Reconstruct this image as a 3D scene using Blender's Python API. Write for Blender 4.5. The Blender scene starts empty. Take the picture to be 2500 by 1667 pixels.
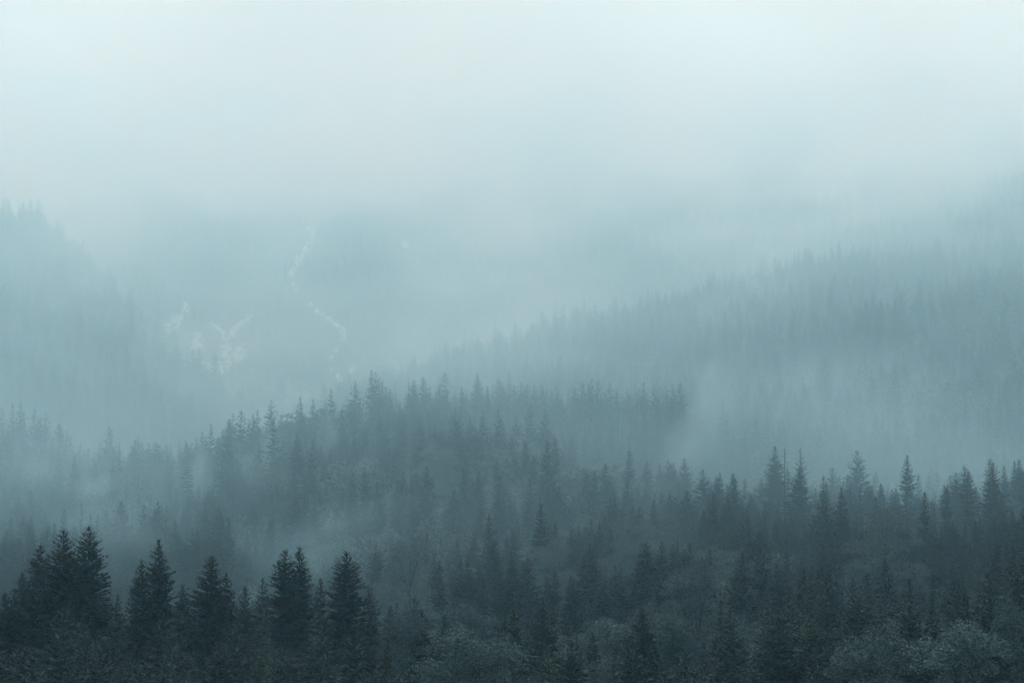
import bpy, bmesh, math, random
import numpy as np
from mathutils import Vector
R = math.radians
sc = bpy.context.scene
rng = np.random.default_rng(11)
random.seed(11)

# ------------------------------------------------------------------ camera
F = 7089.0            # focal length in pixels of the 2500 px wide photograph
YH = 1250.0           # row of the horizon in the photograph
cd = bpy.data.cameras.new('camera'); cam = bpy.data.objects.new('camera', cd)
sc.collection.objects.link(cam); sc.camera = cam
cd.sensor_width = 36.0; cd.lens = 36.0 * F / 2500.0
cd.clip_start = 1.0; cd.clip_end = 20000.0
cam.location = (0, 0, 0)
cam.rotation_euler = (R(90) + math.atan((YH - 833.5) / F), 0, 0)

# ------------------------------------------------------------------ overcast sky and veiled sun
SUN_EL, SUN_AZ = 52.0, 0.0        # azimuth clockwise from +Y (the viewing direction)
w = bpy.data.worlds.new('World'); sc.world = w; w.use_nodes = True
nt = w.node_tree; bg = nt.nodes['Background']
sky = nt.nodes.new('ShaderNodeTexSky'); sky.sky_type = 'NISHITA'; sky.sun_disc = False
sky.sun_elevation = R(SUN_EL); sky.sun_rotation = R(SUN_AZ)
sky.air_density = 1.0; sky.dust_density = 1.0; sky.ozone_density = 1.0
hs = nt.nodes.new('ShaderNodeHueSaturation'); hs.inputs['Saturation'].default_value = 0.35
tint = nt.nodes.new('ShaderNodeMix'); tint.data_type = 'RGBA'; tint.blend_type = 'MULTIPLY'
tint.inputs[0].default_value = 1.0; tint.inputs[7].default_value = (0.61, 1.0, 1.06, 1)
nt.links.new(sky.outputs[0], hs.inputs['Color'])
nt.links.new(hs.outputs[0], tint.inputs[6])
nt.links.new(tint.outputs[2], bg.inputs[0])
bg.inputs[1].default_value = 0.15
sd = bpy.data.lights.new('sun', 'SUN'); so = bpy.data.objects.new('sun', sd)
sc.collection.objects.link(so)
sd.energy = 1.0; sd.angle = R(25); sd.color = (1.0, 0.98, 0.95)
so.rotation_euler = (R(90 - SUN_EL), 0, R(180 - SUN_AZ))
so.location = (0, 0, 900)

sc.view_settings.view_transform = 'Standard'; sc.view_settings.look = 'None'
sc.view_settings.exposure = 1.08; sc.view_settings.gamma = 1.0
cy = sc.cycles
cy.max_bounces = 12; cy.diffuse_bounces = 2; cy.glossy_bounces = 1
cy.transmission_bounces = 1; cy.volume_bounces = 8; cy.transparent_max_bounces = 8
cy.use_denoising = True; cy.caustics_reflective = False; cy.caustics_refractive = False
cy.volume_step_rate = 1.0

# fog knobs
HAZE_D = 0.95e-4
HAZE_COL = (0.52, 0.83, 1.0, 1)
FOG_D = 1.65e-3

# ------------------------------------------------------------------ helpers
def link(o):
    sc.collection.objects.link(o); return o
def tag(o, label=None, cat=None, group=None, kind=None):
    if label: o['label'] = label
    if cat: o['category'] = cat
    if group: o['group'] = group
    if kind: o['kind'] = kind
    return o
def mesh(name, V, Fc, mat, smooth=False):
    me = bpy.data.meshes.new(name)
    me.from_pydata([tuple(v) for v in V] if not isinstance(V, np.ndarray) else V.tolist(), [], Fc if isinstance(Fc, list) else Fc.tolist())
    me.materials.append(mat)
    if smooth: me.polygons.foreach_set('use_smooth', np.ones(len(me.polygons), bool))
    me.update(); return me
def material(name, c1, c2, rough=0.8, scale=0.4, rand=True, trans=0.0, spec=0.2):
    m = bpy.data.materials.new(name); m.use_nodes = True; n = m.node_tree; b = n.nodes['Principled BSDF']
    b.inputs['Roughness'].default_value = rough; b.inputs['Specular IOR Level'].default_value = spec
    mix = n.nodes.new('ShaderNodeMix'); mix.data_type = 'RGBA'
    mix.inputs[6].default_value = (*c1, 1); mix.inputs[7].default_value = (*c2, 1)
    tc = n.nodes.new('ShaderNodeTexCoord'); nz = n.nodes.new('ShaderNodeTexNoise')
    nz.inputs['Scale'].default_value = scale; nz.inputs['Detail'].default_value = 3
    n.links.new(tc.outputs['Object'], nz.inputs['Vector'])
    if rand:
        oi = n.nodes.new('ShaderNodeObjectInfo'); ad = n.nodes.new('ShaderNodeMath'); ad.operation = 'ADD'
        sb = n.nodes.new('ShaderNodeMath'); sb.operation = 'MULTIPLY_ADD'
        sb.inputs[1].default_value = 1.0; sb.inputs[2].default_value = -0.5
        n.links.new(oi.outputs['Random'], sb.inputs[0])
        n.links.new(nz.outputs[0], ad.inputs[0]); n.links.new(sb.outputs[0], ad.inputs[1])
        ad.use_clamp = True; n.links.new(ad.outputs[0], mix.inputs[0])
    else:
        n.links.new(nz.outputs[0], mix.inputs[0])
    n.links.new(mix.outputs[2], b.inputs['Base Color'])
    return m
M_needle = material('spruce_needles', (0.008, 0.016, 0.0135), (0.023, 0.036, 0.029), 0.75)
M_larch = material('larch_needles', (0.035, 0.055, 0.035), (0.075, 0.095, 0.06), 0.75)
M_leaf = material('broad_leaves', (0.014, 0.023, 0.020), (0.080, 0.104, 0.090), 0.6, 0.35)
M_pale = material('pale_broad_leaves', (0.045, 0.060, 0.054), (0.088, 0.106, 0.096), 0.6, 0.35)
M_bark = material('conifer_bark', (0.022, 0.020, 0.018), (0.05, 0.045, 0.04), 0.9, 2.0)
M_dead = material('bleached_dead_wood', (0.16, 0.15, 0.14), (0.30, 0.29, 0.27), 0.9, 1.5)
M_ground = material('forest_floor', (0.02, 0.03, 0.018), (0.05, 0.06, 0.04), 0.95, 0.03, rand=False)
M_scree = material('pale_limestone_scree', (0.28, 0.28, 0.27), (0.62, 0.62, 0.60), 0.9, 0.09, rand=False)

# ------------------------------------------------------------------ terrain
# canopy line of every fold of the hills: distance -> rows of (photo column, row of the tree tops)
TH = 24.0
LAY = [
 (150,  [(0, 2200), (2500, 2200)]),
 (240,  [(0, 1800), (900, 1830), (1500, 1790), (1900, 1700), (2500, 1660)]),
 (310,  [(0, 1620), (900, 1670), (1500, 1670), (1900, 1640), (2100, 1590), (2350, 1520), (2500, 1500)]),
 (400,  [(0, 1460), (150, 1400), (300, 1440), (700, 1430), (900, 1450), (1100, 1530), (1500, 1500), (2000, 1500), (2500, 1400)]),
 (510,  [(0, 1540), (500, 1560), (900, 1500), (1100, 1450), (1500, 1400), (2000, 1360), (2500, 1320)]),
 (720,  [(0, 1370), (300, 1390), (600, 1370), (900, 1300), (1200, 1275), (1500, 1240), (1700, 1180), (1800, 1130), (1900, 1100), (2000, 1135), (2110, 1115), (2250, 1175), (2350, 1150), (2500, 1110)]),
 (840,  [(0, 1300), (600, 1270), (900, 1230), (1200, 1200), (1500, 1190), (1700, 1260), (2000, 1280), (2500, 1290)]),
 (1000, [(0, 1130), (200, 1170), (430, 1170), (650, 1120), (900, 1090), (1200, 1070), (1500, 1080), (1680, 1190), (1800, 1240), (2500, 1230)]),
 (1150, [(0, 1025), (120, 1070), (250, 1110), (430, 1095), (600, 1060), (700, 1000), (850, 985), (1000, 935), (1170, 930), (1400, 975), (1650, 985), (1720, 1110), (1900, 1110), (2100, 1080), (2500, 1010)]),
 (1270, [(0, 1130), (430, 1180), (850, 1090), (1170, 1020), (1650, 1060), (2000, 980), (2500, 850)]),
 (1450, [(0, 1120), (600, 1100), (900, 960), (1200, 900), (1500, 880), (2000, 800), (2500, 680)]),
 (1700, [(0, 730), (60, 690), (130, 720), (200, 780), (270, 755), (340, 770), (400, 840), (470, 880), (580, 1000), (700, 1000), (900, 900), (1050, 850), (1300, 790), (1500, 735), (1750, 665), (2000, 625), (2250, 590), (2500, 560)]),
 (1770, [(0, 760), (300, 860), (600, 1040), (900, 960), (1050, 920), (1500, 800), (2000, 690), (2500, 630)]),
 (1860, [(0, 500), (60, 480), (120, 500), (170, 600), (230, 650), (300, 680), (380, 760), (450, 860), (600, 980), (900, 970), (1300, 830), (2000, 640), (2500, 560)]),
 (1950, [(0, 600), (300, 850), (450, 960), (600, 970), (900, 940), (1300, 780), (2000, 580), (2500, 480)]),
 (2080, [(0, 560), (300, 760), (600, 800), (900, 760), (1300, 650), (1700, 580), (2000, 510), (2500, 420)]),
 (2300, [(0, 440), (400, 540), (700, 520), (850, 470), (1150, 465), (1300, 480), (1700, 470), (2000, 440), (2500, 350)]),
 (2480, [(0, 330), (600, 400), (1300, 360), (2000, 300), (2500, 230)]),
 (2650, [(0, 190), (600, 250), (1300, 230), (2000, 180), (2500, 130)]),
 (3000, [(0, 120), (600, 160), (1300, 140), (2500, 90)]),
 (3600, [(0, 260), (600, 300), (1300, 280), (2500, 240)]),
]
UC = np.arange(-1400, 3901, 50.0)            # photo columns of the table
DC = np.arange(0, 4301, 10.0)
Ls = np.array([l[0] for l in LAY], float)
tabZ = []
for d, rows in LAY:
    xs, ys = zip(*rows)
    yy = np.interp(UC, xs, ys)
    tabZ.append((YH - yy) / F * d - TH)
tabZ = np.array(tabZ)
HT = np.array([np.interp(DC, np.r_[0, 60, Ls], np.r_[-2.0, -12.0, tabZ[:, i]]) for i in range(len(UC))]).T
def blur(a, n, ax):
    k = np.exp(-0.5 * (np.arange(-n, n + 1) / (n / 2.0)) ** 2); k /= k.sum()
    p = [(0, 0), (0, 0)]; p[ax] = (n, n)
    b = np.pad(a, p, mode='edge')
    return np.apply_along_axis(lambda v: np.convolve(v, k, 'valid'), ax, b)
HT = blur(blur(HT, 4, 0), 2, 1)
def vnoise(x, y, s, seed):
    r = np.random.default_rng(seed).random((256, 256)); x = x / s; y = y / s
    xi = np.floor(x).astype(int); yi = np.floor(y).astype(int); fx = x - xi; fy = y - yi
    fx = fx * fx * (3 - 2 * fx); fy = fy * fy * (3 - 2 * fy)
    g = lambda a, b: r[a % 256, b % 256]
    return (g(xi, yi) * (1 - fx) + g(xi + 1, yi) * fx) * (1 - fy) + (g(xi, yi + 1) * (1 - fx) + g(xi + 1, yi + 1) * fx) * fy
def height(x, y):
    x = np.asarray(x, float); y = np.asarray(y, float)
    ys = np.maximum(y, 5.0)
    u = np.clip(x / ys * F + 1250.0, UC[0], UC[-1] - 0.01); d = np.clip(ys, 0, DC[-1] - 0.01)
    a = (u - UC[0]) / 50.0; b = d / 10.0
    i = a.astype(int); j = b.astype(int); a -= i; b -= j
    z = (HT[j, i] * (1 - a) + HT[j, i + 1] * a) * (1 - b) + (HT[j + 1, i] * (1 - a) + HT[j + 1, i + 1] * a) * b
    n = (vnoise(x + 900, y, 60, 1) - 0.5) * 5 + (vnoise(x + 900, y, 22, 2) - 0.5) * 2
    return z + n * np.clip(d / 400.0 - 0.2, 0, 2.0)
def pix(u, d):                       # ground point below a photo column at a distance
    x = (u - 1250.0) / F * d
    return x, d, float(height(x, d))
def row_to_ground(u, v, d0=1880.0, d1=2600.0):    # where the sight line meets the far slope
    ds = np.arange(d0, d1, 2.0); xs = (u - 1250.0) / F * ds
    zz = height(xs, ds); line = (YH - v) / F * ds
    k = np.argmax(zz >= line)
    return np.array([xs[k], ds[k], zz[k]])

gx = np.arange(-1600, 1601, 16.0); gy = np.arange(-400, 4201, 14.0)
GX, GY = np.meshgrid(gx, gy); GZ = height(GX, GY)
GZ = np.where(GY < 5, -2.0 - GY * 0.15 - 0.75, GZ)
nxg, nyg = len(gx), len(gy)
V = np.stack([GX.ravel(), GY.ravel(), GZ.ravel()], 1)
idx = np.arange(nxg * nyg).reshape(nyg, nxg)
Q = np.stack([idx[:-1, :-1], idx[:-1, 1:], idx[1:, 1:], idx[1:, :-1]], -1).reshape(-1, 4)
ground = link(bpy.data.objects.new('forest_ground', mesh('forest_ground', V, Q, M_ground, True)))
tag(ground, kind='structure')

# pale gullies and scree on the far mountain
SCARS = [
 [(752, 540, 5), (764, 580, 9), (748, 610, 10), (728, 634, 9), (716, 660, 7), (713, 690, 4), (722, 715, 3)],
 [(758, 748, 3), (775, 763, 5), (797, 779, 5), (820, 795, 4), (840, 806, 6), (838, 828, 6), (826, 848, 4), (815, 864, 5), (804, 885, 3), (806, 902, 3), (820, 918, 3), (831, 930, 3)],
 [(868, 890, 4), (860, 905, 4), (852, 918, 2)],
 [(458, 754, 4), (438, 772, 7), (420, 790, 11), (415, 812, 7), (408, 832, 9), (398, 846, 6), (424, 852, 4)],
 [(478, 822, 9), (482, 836, 15), (474, 848, 9)],
 [(466, 884, 7), (480, 896, 13), (500, 908, 10), (520, 916, 6), (536, 906, 7), (546, 880, 9), (549, 850, 7), (548, 826, 5), (530, 806, 3), (508, 786, 2)],
 [(606, 777, 6), (585, 797, 6), (566, 815, 6), (556, 835, 7)],
 [(592, 848, 9), (586, 868, 14), (572, 880, 10), (556, 890, 8)],
 [(985, 599, 4), (992, 601, 5)],
]
clear = []
def smooth_line(P, n):
    P = np.array(P, float); t = np.linspace(0, len(P) - 1, n); k = np.arange(len(P))
    return np.stack([np.interp(t, k, P[:, c]) for c in range(P.shape[1])], 1)
for si, S in enumerate(SCARS):
    L = smooth_line(S, max(8, len(S) * 6)); vs = []; fs = []
    mul_w = (0.9, 0.9, 1.0, 1.4, 1.5, 1.5, 1.5, 1.6, 1.0)[si]
    for k, (u, v, wd) in enumerate(L):
        wd *= mul_w; brk = 0.55 + 0.45 * abs(math.sin(k * 0.37 + si * 1.3))
        for q in range(int((0.5 + wd * (0.24 if si > 2 else 0.15)) * brk ** 2 + random.random())):
            uu = u + random.gauss(0, 0.5) * wd; vv = v + random.gauss(0, 0.5) * wd + random.uniform(-2, 2)
            rr = 0.6 + 2.2 * random.random() ** 2; nv = 6; a0 = random.random() * 6.28
            base = row_to_ground(uu, vv); o_ = len(vs)
            hh = 0.8 + random.random() * 1.5; asp = random.uniform(0.5, 1.0); pr = [random.uniform(0.6, 1.2) for _ in range(nv)]
            ring = [(base[0] + math.cos(a0 + m * 1.047) * rr * pr[m], base[1] + math.sin(a0 + m * 1.047) * rr * asp * pr[m]) for m in range(nv)]
            zz = height(np.array([p[0] for p in ring]), np.array([p[1] for p in ring]))
            vs += [(p[0], p[1], float(z_) - 0.4) for p, z_ in zip(ring, zz)]
            vs += [(base[0] + (p[0] - base[0]) * 0.7, base[1] + (p[1] - base[1]) * 0.7, float(z_) * 0.5 + base[2] * 0.5 + hh) for p, z_ in zip(ring, zz)]
            for m in range(nv): fs.append((o_ + m, o_ + (m + 1) % nv, o_ + nv + (m + 1) % nv, o_ + nv + m))
            fs.append(tuple(o_ + nv + m for m in range(nv)))
        clear.append((*row_to_ground(u, v)[:2], wd / F * 2100 + 4))
    o = link(bpy.data.objects.new('scree_gully', mesh('scree_gully', np.array(vs), fs, M_scree, False)))
    tag(o, kind='structure')
clear = np.array(clear)

# ------------------------------------------------------------------ tree models
def tube(P, rad, n=6):
    P = np.array(P, float); vs = []; fs = []
    for k, p in enumerate(P):
        t = P[min(k + 1, len(P) - 1)] - P[max(k - 1, 0)]; t /= np.linalg.norm(t) + 1e-9
        a = np.cross(t, [0.31, 0.95, 0.1]); a /= np.linalg.norm(a) + 1e-9; b = np.cross(t, a)
        for q in range(n):
            an = 2 * math.pi * q / n
            vs.append(p + rad[k] * (a * math.cos(an) + b * math.sin(an)))
    for k in range(len(P) - 1):
        for q in range(n):
            fs.append((k * n + q, k * n + (q + 1) % n, (k + 1) * n + (q + 1) % n, (k + 1) * n + q))
    fs.append(tuple(range((len(P) - 1) * n, len(P) * n)))
    return vs, fs
class MB:
    def __init__(s): s.v = []; s.f = []
    def add(s, vf):
        o = len(s.v); s.v += list(vf[0]); s.f += [tuple(i + o for i in f) for f in vf[1]]
def conifer(seed, H=25.0, Rb=3.3, start=0.12, whorl=0.45, nb=6, tw=0.30, tlen=0.75, fat=0.2, rag=0.5, power=2.8, droop=1.0, crook=0.15, lop=0.0, bare=0.0, tip=1.0):
    """trunk and crown meshes of a spruce or larch: whorls of drooping limbs hung with twig sprays"""
    r = np.random.default_rng(seed); T = MB()
    zs = np.linspace(0, H, 12); wob = np.cumsum(r.normal(0, crook * 0.25, (12, 2)), 0) * np.linspace(0, 1, 12)[:, None]
    spine = np.c_[wob, zs]; T.add(tube(spine, [0.012 * H * (1 - 0.93 * k / 11) + 0.02 for k in range(12)], 7))
    ctr = lambda z: np.array([np.interp(z, zs, spine[:, 0]), np.interp(z, zs, spine[:, 1]), z])
    Vv = []; z = H * start
    phase = r.random() * 6.28; dens = 1.0
    gap = 1.0
    while z < H - 0.15:
        t = (z / H - start) / (1 - start)
        if r.random() < 0.12: gap = r.uniform(1 - rag, 1.1)
        else: gap = gap * 0.6 + 0.4
        base = Rb * (1 - math.exp(-power * (1 - t))) / (1 - math.exp(-power)) * min(1.0, 0.55 + t * 3.0) * gap
        tl0 = tlen * min(1.0, 0.30 + 2.6 * (1 - t)); f0 = fat * min(1.0, 0.45 + 2.2 * (1 - t))
        n = max(3, int(round(nb * (0.75 + 0.5 * (1 - t)))))
        for k in range(n):
            az = phase + 6.283 * k / n + r.normal(0, 0.25)
            if r.random() < bare: continue
            L = (base * r.uniform(1 - rag * 0.75, 1.12) * (1 + lop * math.cos(az)) + 0.14) * tip
            dh = np.array([math.cos(az), math.sin(az), 0])
            a0 = -0.32 * droop + 0.95 * t ** 1.6 + r.normal(0, 0.1); b0 = 0.22 * (1 - t) * droop
            b = ctr(z + r.normal(0, 0.12))
            ns = max(2, int(L / tw)); side = np.array([-dh[1], dh[0], 0])
            if L > 1.2:
                e = b + dh * L * 0.8 + np.array([0, 0, (a0 * 0.8 + b0 * 0.64) * L])
                m = b + dh * L * 0.4 + np.array([0, 0, (a0 * 0.4 + b0 * 0.16) * L])
                T.add(tube([b, m, e], [0.05, 0.035, 0.012], 3))
            for q in range(ns):
                s = (q + 0.35 + r.random() * 0.6) / ns * (0.9 if L > 1 else 1)
                if s < 0.10: continue
                p = b + dh * (L * s) + np.array([0, 0, (a0 * s + b0 * s * s) * L])
                for sg in (-1, 1):
                    tl = tl0 * (0.45 + 0.35 * L / max(Rb, 1)) * (1.15 - 0.55 * s) * r.uniform(0.6, 1.3)
                    d = dh * r.uniform(0.35, 0.9) + side * sg * r.uniform(0.5, 1.0) + np.array([0, 0, (-0.55 * droop + 0.75 * t + r.normal(0, 0.22))])
                    d /= np.linalg.norm(d); wv = np.cross(d, r.normal(0, 1, 3)); wv /= np.linalg.norm(wv) + 1e-6
                    f = f0 * r.uniform(0.6, 1.3)
                    Vv.append(p - wv * f * 0.5 - d * 0.05); Vv.append(p + wv * f * 0.5 + d * 0.06); Vv.append(p + d * tl)
            e = b + dh * L + np.array([0, 0, (a0 + b0) * L]); d = dh + np.array([0, 0, a0 + 2 * b0])
            wv = side * f0 * 0.5
            Vv += [e - wv - d * 0.3, e + wv - d * 0.3, e + d * 0.32]
        z += whorl * r.uniform(0.75, 1.25) * (1.0 - 0.35 * t); phase += 0.9
    top = ctr(H)
    Vv += [top + (0.06, 0, -0.8), top + (-0.06, 0, -0.8), top + (0, 0, 0.45)]
    Vv += [top + (0, 0.06, -0.8), top + (0, -0.06, -0.8), top + (0, 0, 0.35)]
    Vv = np.array(Vv); Fq = np.arange(len(Vv)).reshape(-1, 3)
    return T, Vv, Fq
def broadleaf(seed, H=17.0, Rx=6.5, nl=6, nsub=3, leaves=130, leaf=0.32, clump=1.65):
    r = np.random.default_rng(seed); T = MB(); tips = []
    fork = H * 0.3
    T.add(tube([(0, 0, 0), (0.1, 0.05, fork * 0.6), (0.05, -0.1, fork), (0.1, 0.1, H * 0.62), (0.0, 0.1, H * 0.9)], [0.36, 0.3, 0.26, 0.16, 0.04], 8))
    cz = H * 0.60; hz = H * 0.40
    for k in range(nl * 3):
        tier = k // nl; az = 6.283 * k / nl + r.normal(0, 0.35) + tier
        b = np.array([0, 0, fork * (0.8 + 0.55 * tier)])
        el = [0.25, 0.6, 1.05][tier] + r.normal(0, 0.12)
        dirv = np.array([math.cos(az) * math.cos(el), math.sin(az) * math.cos(el), math.sin(el)])
        # reach of the crown surface in that direction
        reach = 1.0 / math.sqrt((dirv[0] ** 2 + dirv[1] ** 2) / Rx ** 2 + dirv[2] ** 2 / (hz * 1.35) ** 2) * r.uniform(0.72, 1.0)
        e = b + dirv * reach
        m = (b + e) / 2 + np.array([0, 0, -0.3]) + r.normal(0, 0.25, 3)
        T.add(tube([b, m, e], [0.11, 0.07, 0.025], 5))
        for j in range(nsub):
            s = 0.22 + 0.78 * (j + r.random()) / nsub
            p = b + (e - b) * s; q = p + r.normal(0, 1, 3) * np.array([1.5, 1.5, 0.8]) * (Rx / 6.5) + np.array([0, 0, 0.5])
            T.add(tube([p, q], [0.05, 0.015], 3)); tips.append(q)
        tips.append(e)
    for k in range(int(nl * 3)):          # foliage low on the outside hides the forks
        a = r.random() * 6.283; q = r.uniform(0.55, 0.95)
        tips.append(np.array([math.cos(a) * Rx * q, math.sin(a) * Rx * q, H * r.uniform(0.34, 0.66)]))
    Vv = []
    for c in tips:
        rad = clump * r.uniform(0.65, 1.35)
        n = int(leaves * rad ** 2 / clump ** 2)
        P = r.normal(0, 1, (n, 3)); P /= np.linalg.norm(P, axis=1)[:, None]; P *= (r.random((n, 1)) ** 0.4) * rad
        P[:, 2] *= 0.42; P[:, 2] -= 0.16 * (P[:, 0] ** 2 + P[:, 1] ** 2)
        A = r.normal(0, 1, (n, 3)); A[:, 2] *= 0.55; A /= np.linalg.norm(A, axis=1)[:, None]
        B = np.cross(A, r.normal(0, 1, (n, 3))); B[:, 2] *= 0.5; B /= np.linalg.norm(B, axis=1)[:, None]
        s = leaf * r.uniform(0.6, 1.3, (n, 1)); P = P + c
        Vv.append(np.stack([P - B * s * 0.4, P + B * s * 0.4, P + A * s], 1).reshape(-1, 3))
    Vv = np.concatenate(Vv); return T, Vv, np.arange(len(Vv)).reshape(-1, 3)
def snag(seed, H=17.0):
    r = np.random.default_rng(seed); T = MB(); pts = [(0, 0, 0)]
    for k in range(1, 7): pts.append((pts[-1][0] + r.normal(0, .07), pts[-1][1] + r.normal(0, .07), H * k / 6))
    T.add(tube(pts, [0.26, 0.24, 0.2, 0.17, 0.13, 0.1, 0.05], 7)); B = []
    P = np.array(pts)
    for k in range(14):
        z = H * r.uniform(0.35, 0.97); az = r.random() * 6.28; L = r.uniform(0.3, 1.3)
        x0 = np.interp(z, P[:, 2], P[:, 0]); y0 = np.interp(z, P[:, 2], P[:, 1])
        B.append(tube([(x0, y0, z), (x0 + math.cos(az) * L, y0 + math.sin(az) * L, z - 0.15 * L)], [0.035, 0.012], 4))
    return T, B

# kind -> list of (trunk mesh, crown mesh, height)
LIB = {}
def reg(kind, T, V, Fq, mat, H, bark=M_bark):
    LIB.setdefault(kind, []).append((mesh('trunk', T.v, T.f, bark), mesh('crown', V, Fq, mat), H))
SP = [dict(Rb=4.2), dict(Rb=3.4, rag=0.65, power=2.2), dict(Rb=5.0, rag=0.45, power=2.6, droop=1.25), dict(Rb=3.9, rag=0.75, nb=6, lop=0.2), dict(Rb=4.4, power=3.6, rag=0.5), dict(Rb=2.7, rag=0.7, power=3.0, nb=6, whorl=0.5)]
for k, p in enumerate(SP):
    reg('spruce', *conifer(100 + k, **{**dict(H=25.0, tw=0.34, whorl=0.50, fat=0.36, tlen=1.0, nb=7), **p}), M_needle, 25.0)
for k, p in enumerate(SP[:5]):
    reg('far_spruce', *conifer(200 + k, **{**p, **dict(H=25.0, tw=0.75, whorl=1.0, fat=0.65, tlen=1.25, nb=5)}), M_needle, 25.0)
for k in range(3):
    reg('larch', *conifer(300 + k, H=25.0, Rb=3.2, whorl=0.6, nb=5, tw=0.36, tlen=0.7, fat=0.22, rag=0.85, power=3.5, droop=0.6, crook=0.4, bare=0.15, start=0.2), M_larch, 25.0)
for k in range(4):
    reg('broadleaf', *broadleaf(400 + k, H=[17, 15, 18, 14][k], Rx=[6.2, 5.6, 5.4, 6.0][k]), M_leaf, [17, 15, 18, 14][k])
for k in range(3):
    reg('far_broadleaf', *broadleaf(450 + k, H=15, Rx=5.5, nl=5, nsub=2, leaves=38, leaf=0.7, clump=1.7), M_leaf, 15)
for k, p in enumerate([dict(Rb=4.6, power=2.9), dict(Rb=5.2, droop=1.2, rag=0.5), dict(Rb=4.3, power=3.4, rag=0.4), dict(Rb=4.2, rag=0.75, power=3.0, lop=0.15), dict(Rb=3.6, rag=0.6)]):
    reg('dense_spruce', *conifer(700 + k, **{**dict(H=27.0, tw=0.25, whorl=0.40, fat=0.36, tlen=1.0, nb=8), **p}), M_needle, 27.0)
for k in range(3):
    reg('pale_broadleaf', *broadleaf(470 + k, H=[17, 18, 15][k], Rx=[5.4, 5.2, 4.8][k], nl=6, nsub=3, leaves=430, leaf=0.20, clump=1.75), M_pale, [17, 18, 15][k])
# an open, ragged spruce and a thin one with upswept top for the crest
reg('hero', *conifer(500, H=24, Rb=3.1, whorl=0.95, nb=5, tw=0.3, fat=0.34, tlen=1.05, rag=0.75, power=3.5, droop=1.5, start=0.25), M_needle, 24)
reg('hero', *conifer(501, H=26, Rb=4.6, whorl=0.6, nb=6, tw=0.34, fat=0.32, tlen=1.0, rag=0.7, power=3.0, droop=1.1), M_needle, 26)
reg('hero', *conifer(502, H=24, Rb=2.3, whorl=0.8, nb=4, tw=0.34, fat=0.2, tlen=0.8, rag=0.8, power=3.2, droop=1.3, start=0.2), M_needle, 24)

# ------------------------------------------------------------------ placing single trees
TREES = []       # (x, y) of everything that stands, to keep the scatter off it
def plant(name, kind, var, loc, s, rz, label, cat, group=None, lean=0.0, sx=1.0):
    t, c, H = LIB[kind][var]
    e = link(bpy.data.objects.new(name, None)); e.empty_display_size = 1.0
    e.location = loc; e.rotation_euler = (lean, 0, rz); e.scale = (s * sx, s * sx, s)
    tag(e, label, cat, group)
    for me, nm in ((t, 'trunk'), (c, 'crown')):
        if me is None: continue
        o = link(bpy.data.objects.new(nm, me)); o.parent = e
    TREES.append((loc[0], loc[1])); return e
def top_at(u, v, d, name, kind, var, label, cat, group=None, H=None, rz=None, sx=1.0):
    """stand a tree on the hill so that its tip is seen at column u, row v from distance d"""
    x, y, z = pix(u, d); tip = (YH - v) / F * d
    h = tip - z; h = h if H is None else H
    if h < 8: h = 8
    return plant(name, kind, var, (x, y, tip - h if tip - h < z else z - 0.3), (tip - min(z, tip - h)) / LIB[kind][var][2], random.random() * 6.28 if rz is None else rz, label, cat, group, 0.0, sx)
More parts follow.
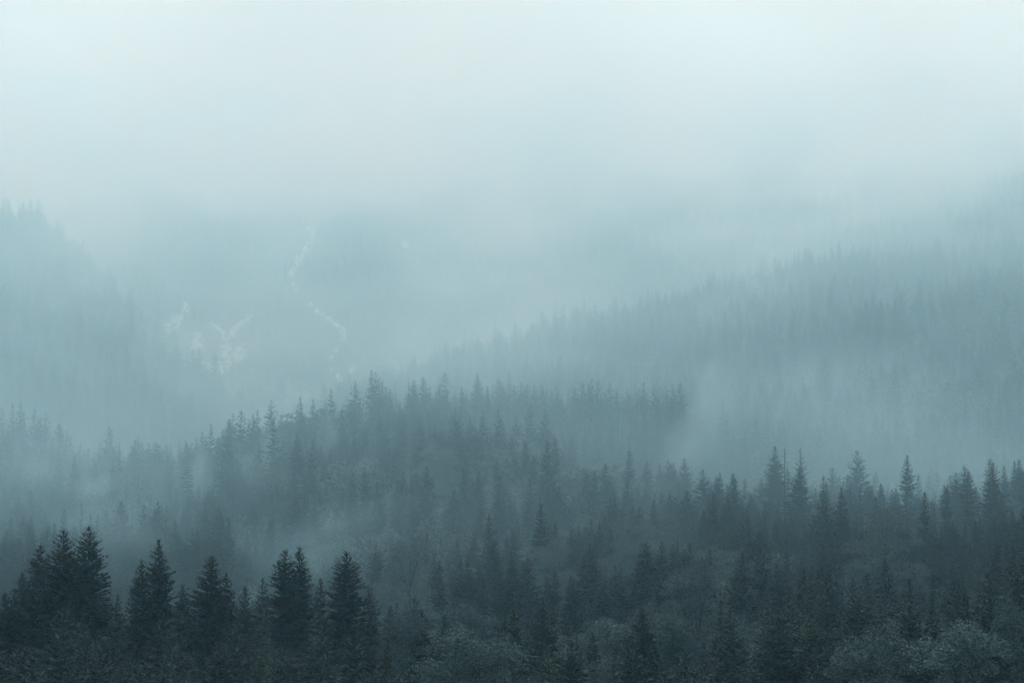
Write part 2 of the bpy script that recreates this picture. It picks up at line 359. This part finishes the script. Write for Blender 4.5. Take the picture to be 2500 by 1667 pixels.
HERO = [
 # foreground stand
 (100, 1325, 405, 'dense_spruce', 0, 'dark spruce at the sloping outer edge of the tall foreground spruce trio', 1.15),
 (160, 1288, 400, 'dense_spruce', 1, 'tall dark spruce in the middle of the foreground trio', 1.05),
 (218, 1280, 398, 'dense_spruce', 2, 'tallest dark spruce of the foreground trio, with a dense blunt top', 1.0),
 (392, 1312, 410, 'dense_spruce', 3, 'lone dark spruce with a ragged narrow top between the trio and a broad spruce', 0.95),
 (515, 1350, 390, 'dense_spruce', 1, 'broad dark spruce with wide drooping tiers and gaps between its branches', 1.1),
 (552, 1392, 395, 'dense_spruce', 4, 'smaller dark spruce pressed against the broad drooping spruce', 0.9),
 (697, 1336, 420, 'dense_spruce', 2, 'dark spruce with a thinner leaning neighbour spruce touching it', 1.0),
 (732, 1328, 424, 'dense_spruce', 4, 'thin dark spruce growing against a thicker spruce in the foreground', 1.0),
 (848, 1340, 415, 'dense_spruce', 2, 'full pointed dark spruce at the end of the foreground row', 1.12),
 (60, 1390, 410, 'dense_spruce', 4, 'half hidden spruce below the outer edge of the foreground trio', 1.0),
 (20, 1440, 400, 'dense_spruce', 1, 'low dark spruce at the foot of the foreground trio', 1.0),
 (350, 1360, 415, 'dense_spruce', 4, 'short slim spruce beside the ragged lone spruce', 0.9),
 (450, 1420, 402, 'dense_spruce', 4, 'low slim spruce between the ragged spruce and the broad drooping spruce', 0.9),
 (955, 1470, 420, 'dense_spruce', 4, 'slim spruce rising from the dark lower forest past the foreground row', 1.0),
 (1030, 1480, 420, 'dense_spruce', 0, 'dark spruce with a pale leafy crown behind it in the lower forest', 1.0),
 (1085, 1490, 425, 'dense_spruce', 4, 'narrow dark spruce next to pale leafy crowns of the lower forest', 1.0),
 (1215, 1530, 380, 'dense_spruce', 4, 'slim dark spire between two pale bushy crowns in the lower forest', 1.0),
 (1565, 1475, 400, 'dense_spruce', 1, 'broad dark spruce with pale crowns on both sides of it', 1.0),
 (1320, 1225, 640, 'spruce', 1, 'spruce tip above the pale rounded crown in the middle of the slope', 1.0),
 (1195, 1255, 640, 'spruce', 3, 'light tipped spruce in the middle of the lower slope', 1.0),
 (1290, 1225, 800, 'spruce', 0, 'dark spruce column in the middle of the slope', 1.0),
 (290, 1445, 432, 'spruce', 1, 'dark spruce filling the gap next to the foreground trio', 1.0),
 (325, 1425, 446, 'spruce', 5, 'slim spruce filling the gap short of the lone ragged spruce', 1.0),
 (602, 1425, 436, 'spruce', 0, 'dark spruce in the gap past the broad drooping spruce', 1.0),
 (642, 1408, 446, 'spruce', 3, 'lopsided spruce in the gap short of the touching pair', 1.0),
 (785, 1405, 440, 'spruce', 1, 'narrow spruce between the touching pair and the full pointed spruce', 1.0),
 (905, 1425, 446, 'spruce', 4, 'stout spruce just past the full pointed foreground spruce', 1.0),
 # right spur
 (2362, 1142, 640, 'hero', 0, 'open ragged spruce with gaps of fog showing through its tiers on the spur', 1.0),
 (2424, 1130, 640, 'hero', 1, 'bushy forked-looking spruce next to the open ragged spruce on the spur', 1.1),
 (2214, 1108, 700, 'spruce', 1, 'blunt spruce standing above its neighbours along the misty spur', 1.0),
 (2090, 1096, 760, 'spruce', 4, 'wide pale spruce on the misty spur behind darker spruces', 1.0),
 (1914, 1090, 690, 'hero', 2, 'wispy narrow spruce beside the gap of mist at the spur end', 1.0),
 (1948, 1135, 660, 'spruce', 2, 'broad spruce below the wispy narrow one on the spur', 1.0),
 (2054, 1190, 600, 'spruce', 1, 'stocky spruce with a small pointed neighbour on the spur', 1.0),
 (2006, 1192, 600, 'spruce', 4, 'dense spruce lower down the spur, flat sided', 1.0),
 (2256, 1196, 600, 'spruce', 5, 'low pointed spruce between the blunt one and the open ragged one', 1.0),
 (2308, 1185, 640, 'spruce', 5, 'slim spruce just short of the open ragged spruce', 1.0),
 # middle ridge
 (458, 1110, 960, 'hero', 0, 'small open spruce with upturned branch tips on the misty shoulder', 0.9),
 (418, 1150, 960, 'larch', 0, 'thin spruce beside the small open spruce on the misty shoulder', 1.0),
 (310, 1155, 930, 'hero', 2, 'lean pointed spruce with short ragged branches low on the misty shoulder', 1.0),
 (340, 1200, 920, 'hero', 2, 'lean spruce just below another one low on the misty shoulder', 1.0),
 (530, 1070, 1050, 'spruce', 3, 'ragged spruce at the start of the climbing ridge line', 1.0),
 (632, 1040, 1080, 'hero', 2, 'slender spruce with a long bare tip above the climbing ridge', 1.2),
 (738, 1003, 1120, 'spruce', 4, 'dense cone shaped spruce on the ridge beside thin mist', 0.9),
 (795, 975, 1130, 'larch', 1, 'airy larch-like tree on the ridge next to a dark spruce', 1.2),
 (836, 985, 1110, 'hero', 0, 'dark spruce with a knobbly top on the ridge beside an airy tree', 0.9),
 (720, 1145, 900, 'spruce', 3, 'spruce rising alone out of the mist below the ridge', 1.0),
 (1008, 925, 1150, 'spruce', 4, 'wide dark spruce group top beside the bare pole on the ridge', 1.0),
 (1036, 918, 1150, 'larch', 2, 'thin topped tree among the wide spruces on the ridge', 1.2),
 (1127, 940, 1150, 'spruce', 5, 'small dark spruce next to the highest tip of the ridge', 1.0),
 (1165, 910, 1150, 'spruce', 3, 'highest pointed dark spruce on the middle ridge', 1.0),
 (1190, 940, 1150, 'spruce', 1, 'short dark spruce pressed close to the highest tip of the ridge', 0.9),
 (1244, 902, 1170, 'hero', 2, 'lanky spruce with a thin crown past the highest tip of the ridge', 1.0),
 (1370, 970, 1150, 'spruce', 2, 'broad conical spruce on the middle ridge with shoulders of branches', 1.0),
 (1412, 970, 1150, 'spruce', 1, 'plain pointed spruce on the ridge near the pale pole', 1.0),
 (1540, 955, 1150, 'hero', 2, 'tall wiry spruce behind the pale dead pole', 1.3),
 (1604, 975, 1120, 'spruce', 1, 'outer spruce of the dark clump that ends the middle ridge', 1.0),
 (1640, 972, 1120, 'spruce', 0, 'middle spruce of the dark clump that ends the middle ridge', 1.0),
 (1662, 968, 1120, 'spruce', 4, 'last steep sided spruce of the dark clump above the mist gap', 1.0),
 (1574, 990, 1110, 'spruce', 5, 'slim spruce leading into the dark clump that ends the ridge', 1.0),
 (2385, 600, 1700, 'spruce', 2, 'big spruce standing out faintly on the high misty skyline', 1.2),
 (2480, 565, 1700, 'spruce', 5, 'slim spruce on the high misty skyline past a rounded crown', 1.2),
]
for u, v, d, kind, var, lab, sx in HERO:
    nm = 'larch_tree' if kind == 'larch' else 'spruce_tree'
    top_at(u, v, d, nm, kind, var, lab, 'larch' if kind == 'larch' else 'spruce', None, None, None, sx)
# dead poles
for k, (u, v, d, h, lab) in enumerate([
    (926, 925, 1120, 24, 'bare dead trunk standing as a thin pole above the ridge canopy'),
    (996, 918, 1135, 14, 'bare dead tip rising behind wide spruces on the ridge'),
    (1514, 1020, 1100, 20, 'pale bleached dead trunk in front of ridge spruces'),
    (2292, 845, 1400, 20, 'pale thin dead trunk on the hazy upper slope, the longer of two'),
    (2248, 910, 1380, 14, 'pale thin dead trunk on the hazy upper slope, the shorter of two')]):
    T, B = snag(600 + k, h); x, y, z = pix(u, d); tip = (YH - v) / F * d
    e = link(bpy.data.objects.new('dead_tree', None)); e.location = (x, y, tip - h); tag(e, lab, 'dead tree')
    mt = M_dead if k > 1 else M_bark
    if tip - h > z:
        T.add(tube([(0, 0, z - tip + h - 0.3), (0, 0, 0)], [0.3, 0.26], 7))
    o = link(bpy.data.objects.new('trunk', mesh('trunk', T.v, T.f, mt))); o.parent = e
    for b in B:
        o = link(bpy.data.objects.new('branch', mesh('branch', b[0], b[1], mt))); o.parent = e
    TREES.append((x, y))
# broad crowns
PALE = []
for u, v, d, var, lab, sx in [
    (2140, 1562, 300, 0, 'rounded leafy tree with layered pale foliage at the forest foot', 0.74),
    (2330, 1492, 325, 2, 'large leafy tree with tiered pale foliage uphill of the rounded one', 0.8),
    (2490, 1480, 330, 3, 'leafy tree beside the large tiered one, partly in shade', 0.62),
    (1345, 1312, 620, 1, 'pale rounded leafy crown in the middle of the dark slope', 0.9),
    (1545, 1270, 640, 3, 'pale dome shaped leafy crown below the mist gap', 0.75),
    (1055, 1082, 1000, 1, 'small pale leafy crown on the ridge flank beside dark spruces', 0.9),
    (1090, 1100, 990, 3, 'second small pale leafy crown on the ridge flank', 0.7),
    (1450, 1080, 1050, 0, 'wide pale leafy crown at the foot of the bleached trunk', 1.1),
    (1500, 1095, 1040, 2, 'pale leafy crown under the bleached trunk, rough topped', 0.9),
    (1120, 1540, 360, 1, 'pale bushy tree in the lower forest beside a slim dark spire', 0.85),
    (1170, 1560, 360, 3, 'low pale bush-like tree below the slim dark spire', 0.8),
    (1150, 1455, 470, 2, 'pale feathery crown in the lower forest above the slim dark spire', 0.7),
    (1630, 1475, 410, 2, 'pale upright leafy crown beside the broad dark spruce', 0.7),
    (1530, 1480, 425, 1, 'pale leafy crown on the shady side of the broad dark spruce', 0.8),
    (1700, 1395, 480, 3, 'pale leafy crown in the dark part of the slope', 0.8),
    (980, 1500, 415, 0, 'pale leafy tree filling the space between slim dark spruces', 0.7),
    (1000, 1320, 620, 3, 'pale crown at the misty left side of the slope', 0.9),
    (2160, 1250, 560, 0, 'broad pale leafy tree below the spur spruces', 1.0),
    (2420, 600, 1700, 1, 'rounded leafy crown on the high misty skyline', 1.0)]:
    kd = 'pale_broadleaf'; var = var % 3
    top_at(u, v, d, 'broadleaf_tree', kd, var, lab, 'broadleaf tree', None, H=LIB[kd][var][2] * (0.9 + 0.2 * random.random()), sx=sx)
    PALE.append(TREES[-1])

# ------------------------------------------------------------------ the forest
hero = np.array(TREES)
cell = 6.0
pts = []
for y in np.arange(215, 3300, cell):
    sp = cell * (1.0 if y < 560 else 0.8 if y < 850 else 0.92 if y < 1900 else 1.2)
    if y >= 1900 and int(y / cell) % 5 == 0: continue
    x0 = (-380 - 1250) / F * y; x1 = (2880 - 1250) / F * y
    n = int((x1 - x0) / sp); xx = x0 + (np.arange(n) + 0.5 + rng.uniform(-.45, .45, n)) * sp
    pts.append(np.stack([xx, y + rng.uniform(-.45, .45, n) * cell], 1))
pts = np.concatenate(pts); X, Y = pts.T
Z = height(X, Y); U = X / Y * F + 1250
# drop what lies fully behind nearer canopy
ua = np.arange(-400, 2901, 25.0); da = np.arange(160, 3300, 10.0)
DD, UU = np.meshgrid(da, ua, indexing='ij'); can = (height((UU - 1250) / F * DD, DD) + 13.0) / DD
rm = np.maximum.accumulate(can, 0); rm = np.vstack([np.full((1, len(ua)), -9.0), rm[:-1]])
ji = np.clip(((Y - 160) / 10).astype(int), 0, len(da) - 1); ii = np.clip(((U + 400) / 25).astype(int), 0, len(ua) - 1)
block = rm[ji, ii]
size = rng.normal(0.92, np.where(Y < 560, 0.2, 0.16), len(X)).clip(0.45, 1.35) * (0.85 + 0.3 * vnoise(X + 999, Y, 45, 5))
size = np.where((Y > 880) & (Y < 1300), size * 1.13, size)
size = np.where((U > 1700) & (Y < 352), size * 0.62, size)
size = np.where(Y < 760, np.minimum(size * 0.9, 0.98 + 0.1 * rng.random(len(X))), size)
top = (Z + 25 * size) / Y
keep = (top > block - 3.0 / Y)
# canopy gaps: mist shows between clumps
gapn = vnoise(X + 999, Y, 30, 8) * 0.6 + vnoise(X + 999, Y, 13, 9) * 0.4
keep &= gapn > 0.19
# far slope: clear of scree, lower trees
for cx, cyy, cr in clear:
    keep &= ~((np.abs(X - cx) < cr) & (Y < cyy + 4) & (Y > cyy - 22))
far = Y > 1900
size = np.where(far, size * 0.62, np.where((Y > 1600) & (U < 700), size * 1.15, size))
for hx, hy in PALE:
    keep &= ~((np.abs(X - hx) < 6.5) & (Y < hy + 4) & (Y > hy - 0.11 * hy))
# tall enough not to swallow the planted trees
for hx, hy in hero:
    keep &= (X - hx) ** 2 + (Y - hy) ** 2 > 6.0
    inf = (np.abs(X - hx) < 0.012 * hy + 3) & (Y < hy) & (Y > hy - 0.10 * hy)
    size = np.where(inf, np.minimum(size, 0.72), size)
X, Y, Z, U, size, top, block = (a[keep] for a in (X, Y, Z, U, size, top, block))
mixn = vnoise(X + 999, Y, 38, 21) * 0.7 + rng.random(len(X)) * 0.45
kindv = np.where(mixn > np.where(Y < 1000, np.where(Y < 440, 0.90, np.where((U > 850) & (U < 2000), 0.58, 0.66)), 0.66), 2, np.where(rng.random(len(X)) < 0.07, 1, 0))    # 0 spruce, 1 larch, 2 broadleaf
rot = rng.random(len(X)) * 6.283
vis = (top - np.maximum(block, (YH - 1667) / F))
inview = (U > -20) & (U < 2520) & (vis > 0) & (top > (YH - 1660) / F)
score = np.where(inview, np.minimum(vis, 25 * size / Y) * (25 / Y), -1)
single = np.zeros(len(X), bool)
LIMIT = {0: 300 - sum(1 for h in HERO if h[3] != 'larch'), 1: 90, 2: 240}
for kk, lim in LIMIT.items():
    o = np.argsort(-np.where(kindv == kk, score, -2))[:lim]
    single[o[(score[o] > 0)]] = True
WORD = ['full', 'narrow', 'drooping', 'lopsided', 'stout', 'slim']
BW = ['rounded', 'spreading', 'upright', 'flat topped']
LW = ['sparse', 'crooked', 'wispy']
MARKS = [(160, 400, 'the tall foreground spruce trio'), (392, 410, 'the lone ragged foreground spruce'), (515, 390, 'the broad drooping foreground spruce'),
 (715, 422, 'the two touching foreground spruces'), (848, 415, 'the full pointed foreground spruce'), (1215, 380, 'the slim dark spire'),
 (1565, 400, 'the broad spruce between pale crowns'), (1345, 620, 'the pale rounded crown of the middle slope'), (2140, 300, 'the rounded leafy tree at the forest foot'),
 (2330, 325, 'the large tiered leafy tree'), (1545, 640, 'the pale dome crown below the mist gap'), (2362, 640, 'the open ragged spruce on the spur'),
 (2214, 700, 'the blunt spruce on the spur'), (1914, 690, 'the wispy spruce at the spur end'), (720, 900, 'the spruce rising alone from mist'),
 (458, 960, 'the small open spruce on the shoulder'), (1165, 1150, 'the highest spruce tip of the ridge'), (926, 1120, 'the bare pole on the ridge'),
 (1514, 1100, 'the bleached dead trunk'), (1650, 1120, 'the dark clump ending the ridge'), (1150, 470, 'the pale feathery crown of the lower forest'),
 (1700, 480, 'the pale crown in the dark slope'), (1000, 620, 'the pale crown at the misty edge'), (2160, 560, 'the broad leafy tree under the spur'), (1030, 420, 'the dark spruce before a pale crown')]
MK = np.array([((u - 1250) / F * d, d) for u, d, _ in MARKS]); MZ = height(MK[:, 0], MK[:, 1])
for i in np.nonzero(single)[0]:
    loc = (float(X[i]), float(Y[i]), float(Z[i]) - 0.3); sz_ = float(size[i])
    k = int(np.argmin((MK[:, 0] - loc[0]) ** 2 + (0.6 * (MK[:, 1] - loc[1])) ** 2)); mk = MARKS[k][2]
    dz = loc[2] - float(MZ[k]); dist = math.hypot(MK[k, 0] - loc[0], MK[k, 1] - loc[1])
    rel = ('close to' if dist < 14 else 'level with' if abs(dz) < 2 else ('well uphill of' if dz > 8 else 'just uphill of') if dz > 0 else ('well downhill of' if dz < -8 else 'just downhill of'))
    hw = 'tall' if sz_ > 0.98 else 'small' if sz_ < 0.78 else 'mid-height'
    if kindv[i] == 0:
        v = int(rng.integers(0, 6))
        plant('spruce_tree', 'spruce', v, loc, sz_, float(rot[i]), f'{hw} {WORD[v]} spruce {rel} {mk}', 'spruce', f'spruces near {mk}', 0.0, float(rng.uniform(0.95, 1.25)))
    elif kindv[i] == 1:
        v = int(rng.integers(0, 3))
        plant('larch_tree', 'larch', v, loc, sz_, float(rot[i]), f'{hw} {LW[v]} larch {rel} {mk}', 'larch', f'larches near {mk}')
    else:
        v = int(rng.integers(0, 4))
        plant('broadleaf_tree', 'broadleaf', v, loc, sz_, float(rot[i]), f'{hw} {BW[v]} leafy tree {rel} {mk}', 'broadleaf tree', f'leafy trees near {mk}')

# the rest of the wood, too many to count: instanced on points
def forest(name, sel, kind, nvar, label, cat):
    me = bpy.data.meshes.new(name)
    me.from_pydata(np.stack([X[sel], Y[sel], Z[sel] - 0.3], 1).tolist(), [], [])
    n = int(sel.sum())
    for an, ty, val in (('vs', 'FLOAT', size[sel]), ('vr', 'FLOAT', rot[sel])):
        at = me.attributes.new(an, ty, 'POINT'); at.data.foreach_set('value', val.astype(np.float32))
    at = me.attributes.new('vi', 'INT', 'POINT'); at.data.foreach_set('value', rng.integers(0, nvar, n).astype(np.int32))
    col = bpy.data.collections.new(name + '_models')
    for k in range(nvar):
        t, c, H = LIB[kind][k]
        tv = np.empty(len(t.vertices) * 3); t.vertices.foreach_get('co', tv); tv = tv.reshape(-1, 3)
        cv = np.empty(len(c.vertices) * 3); c.vertices.foreach_get('co', cv); cv = cv.reshape(-1, 3)
        fs = [tuple(p.vertices) for p in t.polygons]; nt_ = len(fs); o_ = len(tv)
        fs += [tuple(i + o_ for i in p.vertices) for p in c.polygons]
        m = bpy.data.meshes.new('%s_%02d' % (kind, k)); m.from_pydata(np.vstack([tv, cv]).tolist(), [], fs)
        m.materials.append(t.materials[0]); m.materials.append(c.materials[0])
        mi = np.ones(len(fs), np.int32); mi[:nt_] = 0; m.polygons.foreach_set('material_index', mi); m.update()
        col.objects.link(bpy.data.objects.new('%s_model_%02d' % (kind, k), m))
    g = bpy.data.node_groups.new(name, 'GeometryNodeTree')
    g.interface.new_socket('Geometry', in_out='INPUT', socket_type='NodeSocketGeometry')
    g.interface.new_socket('Geometry', in_out='OUTPUT', socket_type='NodeSocketGeometry')
    N = g.nodes.new; a = N('NodeGroupInput'); z = N('NodeGroupOutput')
    iop = N('GeometryNodeInstanceOnPoints'); ci = N('GeometryNodeCollectionInfo')
    ci.inputs['Collection'].default_value = col; ci.inputs['Separate Children'].default_value = True
    def attr(nm, ty):
        q = N('GeometryNodeInputNamedAttribute'); q.data_type = ty; q.inputs['Name'].default_value = nm
        return [s for s in q.outputs if s.enabled][0]
    cx = N('ShaderNodeCombineXYZ'); l = g.links.new
    l(attr('vr', 'FLOAT'), cx.inputs[2]); l(a.outputs[0], iop.inputs['Points']); l(ci.outputs[0], iop.inputs['Instance'])
    iop.inputs['Pick Instance'].default_value = True
    l(attr('vi', 'INT'), iop.inputs['Instance Index']); l(cx.outputs[0], iop.inputs['Rotation']); l(attr('vs', 'FLOAT'), iop.inputs['Scale'])
    l(iop.outputs[0], z.inputs[0])
    ob = link(bpy.data.objects.new(name, me)); md = ob.modifiers.new('scatter', 'NODES'); md.node_group = g
    tag(ob, label, cat, None, 'stuff'); return ob
rest = ~single
near = Y < 950
forest('spruce_forest', rest & (kindv == 0) & near, 'spruce', 6, 'dense dark spruce wood covering the lower hillside', 'forest')
forest('misty_spruce_forest', rest & (kindv == 0) & ~near, 'far_spruce', 5, 'misty spruce wood fading into fog on the upper slopes', 'forest')
forest('larch_forest', rest & (kindv == 1), 'larch', 3, 'thin larches scattered through the misty wood', 'forest')
forest('broadleaf_wood', rest & (kindv == 2), 'far_broadleaf', 3, 'pale leafy crowns mixed through the misty conifer wood', 'forest')

# ------------------------------------------------------------------ air
def pvol(name, col, dens):
    m = bpy.data.materials.new(name); m.use_nodes = True; n = m.node_tree
    n.nodes.remove(n.nodes['Principled BSDF']); v = n.nodes.new('ShaderNodeVolumePrincipled')
    v.inputs['Color'].default_value = col; v.inputs['Absorption Color'].default_value = (1, 1, 1, 1)
    v.inputs['Density'].default_value = dens; v.inputs['Anisotropy'].default_value = 0.55
    n.links.new(v.outputs[0], n.nodes['Material Output'].inputs['Volume']); return m, n, v
def boxmesh(name, x0, x1, y0, y1, z0, z1, mat):
    V = [(x, y, z) for x in (x0, x1) for y in (y0, y1) for z in (z0, z1)]
    Fq = [(0, 1, 3, 2), (4, 6, 7, 5), (0, 4, 5, 1), (2, 3, 7, 6), (0, 2, 6, 4), (1, 5, 7, 3)]
    return link(bpy.data.objects.new(name, mesh(name, V, Fq, mat)))
zmin = float(GZ.min()) - 1.0; zmax = float(GZ.max()) + 32
mh, _, _ = pvol('thin_haze', HAZE_COL, HAZE_D)
hz = boxmesh('haze', -1601, 1601, -401, 4201, zmin, zmax, mh); tag(hz, kind='stuff')

# low cloud that thickens upwards along the valley
mf, n, v = pvol('low_cloud', (0.58, 0.87, 1.0, 1), 0.0)
geo = n.nodes.new('ShaderNodeNewGeometry'); sep = n.nodes.new('ShaderNodeSeparateXYZ'); n.links.new(geo.outputs['Position'], sep.inputs[0])
def mapr(src, a, b, c, d, kind='SMOOTHSTEP'):
    q = n.nodes.new('ShaderNodeMapRange'); q.interpolation_type = kind
    for i, val in zip((1, 2, 3, 4), (a, b, c, d)): q.inputs[i].default_value = val
    n.links.new(src, q.inputs[0]); return q.outputs[0]
def mul(a, b):
    q = n.nodes.new('ShaderNodeMath'); q.operation = 'MULTIPLY'
    for i, s in enumerate((a, b)):
        if isinstance(s, float): q.inputs[i].default_value = s
        else: n.links.new(s, q.inputs[i])
    return q.outputs[0]
mp = n.nodes.new('ShaderNodeMapping'); mp.inputs['Location'].default_value = (0.25, 0.0, 0.4); mp.inputs['Scale'].default_value = (1 / 130, 1 / 320, 1 / 65)
n.links.new(geo.outputs['Position'], mp.inputs[0])
nz = n.nodes.new('ShaderNodeTexNoise'); nz.inputs['Scale'].default_value = 1.0; nz.inputs['Detail'].default_value = 3.0
n.links.new(mp.outputs[0], nz.inputs['Vector'])
wis = mapr(nz.outputs[0], 0.34, 0.70, 0.3, 1.75)
zj = n.nodes.new('ShaderNodeMath'); zj.operation = 'MULTIPLY_ADD'; zj.inputs[1].default_value = 260.0
n.links.new(nz.outputs[0], zj.inputs[0])
zo = n.nodes.new('ShaderNodeMath'); zo.operation = 'ADD'; zo.inputs[1].default_value = -130.0      # ragged cloud base
n.links.new(sep.outputs[2], zo.inputs[0]); n.links.new(zo.outputs[0], zj.inputs[2])
hgt = mapr(zj.outputs[0], 150, 380, 0.56, 2.7)
dep = mul(mapr(sep.outputs[1], 360, 760, 0.0, 1.0), mapr(sep.outputs[1], 1120, 1450, 1.0, 1.38))
n.links.new(mul(mul(mul(wis, hgt), dep), FOG_D), v.inputs['Density'])
mf.cycles.volume_step_rate = 0.45
fb = boxmesh('low_cloud', -1100, 1100, 330, 4150, zmin + 2, zmax - 2, mf); tag(fb, kind='stuff')

# drifting banks of mist in the folds of the hills
def mist(u, v, d, hx, hz, hy, dens, tilt=0.0, seed=0):
    k = d / F
    bm = bmesh.new(); bmesh.ops.create_icosphere(bm, subdivisions=3, radius=1.0)
    m, nn, vv = pvol('drifting_mist', (0.62, 0.89, 1.0, 1), 0.0)
    me = bpy.data.meshes.new('mist_bank'); bm.to_mesh(me); bm.free(); me.materials.append(m)
    o = link(bpy.data.objects.new('mist_bank', me)); tag(o, kind='stuff')
    o.location = ((u - 1250) * k, d, (YH - v) * k); o.scale = (hx * k, hy, hz * k); o.rotation_euler = (0, R(tilt), 0)
    tc = nn.nodes.new('ShaderNodeTexCoord'); ln = nn.nodes.new('ShaderNodeVectorMath'); ln.operation = 'LENGTH'
    nn.links.new(tc.outputs['Object'], ln.inputs[0])
    a = nn.nodes.new('ShaderNodeTexNoise'); a.inputs['Scale'].default_value = 1.6; a.inputs['Detail'].default_value = 4.0
    a.noise_dimensions = '4D'; a.inputs['W'].default_value = seed * 3.7
    nn.links.new(tc.outputs['Object'], a.inputs['Vector'])
    ad = nn.nodes.new('ShaderNodeMath'); ad.operation = 'MULTIPLY_ADD'; ad.inputs[1].default_value = 1.7
    nn.links.new(a.outputs[0], ad.inputs[0]); nn.links.new(ln.outputs['Value'], ad.inputs[2])
    q = nn.nodes.new('ShaderNodeMapRange'); q.interpolation_type = 'SMOOTHERSTEP'
    for i, val in zip((1, 2, 3, 4), (0.6, 1.65, dens, 0.0)): q.inputs[i].default_value = val
    nn.links.new(ad.outputs[0], q.inputs[0])
    e = nn.nodes.new('ShaderNodeMapRange'); e.interpolation_type = 'SMOOTHSTEP'
    for i, val in zip((1, 2, 3, 4), (0.55, 1.0, 1.0, 0.0)): e.inputs[i].default_value = val
    nn.links.new(ln.outputs['Value'], e.inputs[0])
    mu = nn.nodes.new('ShaderNodeMath'); mu.operation = 'MULTIPLY'
    nn.links.new(q.outputs[0], mu.inputs[0]); nn.links.new(e.outputs[0], mu.inputs[1]); nn.links.new(mu.outputs[0], vv.inputs['Density'])
for k, a in enumerate([
    (1745, 1000, 945, 150, 330, 60, 1.1e-2, 28), (690, 1000, 1260, 330, 110, 80, 6e-3, -12),
    (300, 1310, 560, 330, 210, 70, 6e-3, 10), (720, 1330, 575, 300, 190, 70, 4e-3, -15), (620, 1170, 900, 190, 190, 60, 5e-3, 10), (120, 1140, 900, 330, 110, 60, 5e-3, 0),
    (1200, 1050, 1050, 320, 90, 50, 3e-3, 5), (1000, 850, 1400, 200, 160, 90, 5e-3, 10), (880, 1270, 640, 260, 120, 60, 2.5e-3, -15), (1620, 1300, 600, 200, 200, 50, 2e-3, 15), (230, 600, 1600, 280, 190, 90, 8e-3, 20), (90, 440, 1620, 330, 150, 80, 8e-3, 0), (420, 860, 1560, 200, 170, 70, 5e-3, 20),
    (490, 1150, 985, 55, 130, 30, 1.4e-2, 8), (655, 1090, 1030, 50, 140, 30, 1.4e-2, 12), (800, 1080, 1060, 45, 120, 30, 1.2e-2, 5), (230, 1190, 890, 130, 60, 40, 8e-3, -5), (900, 1150, 960, 60, 110, 30, 1.0e-2, 10)]):
    mist(*a, seed=k)
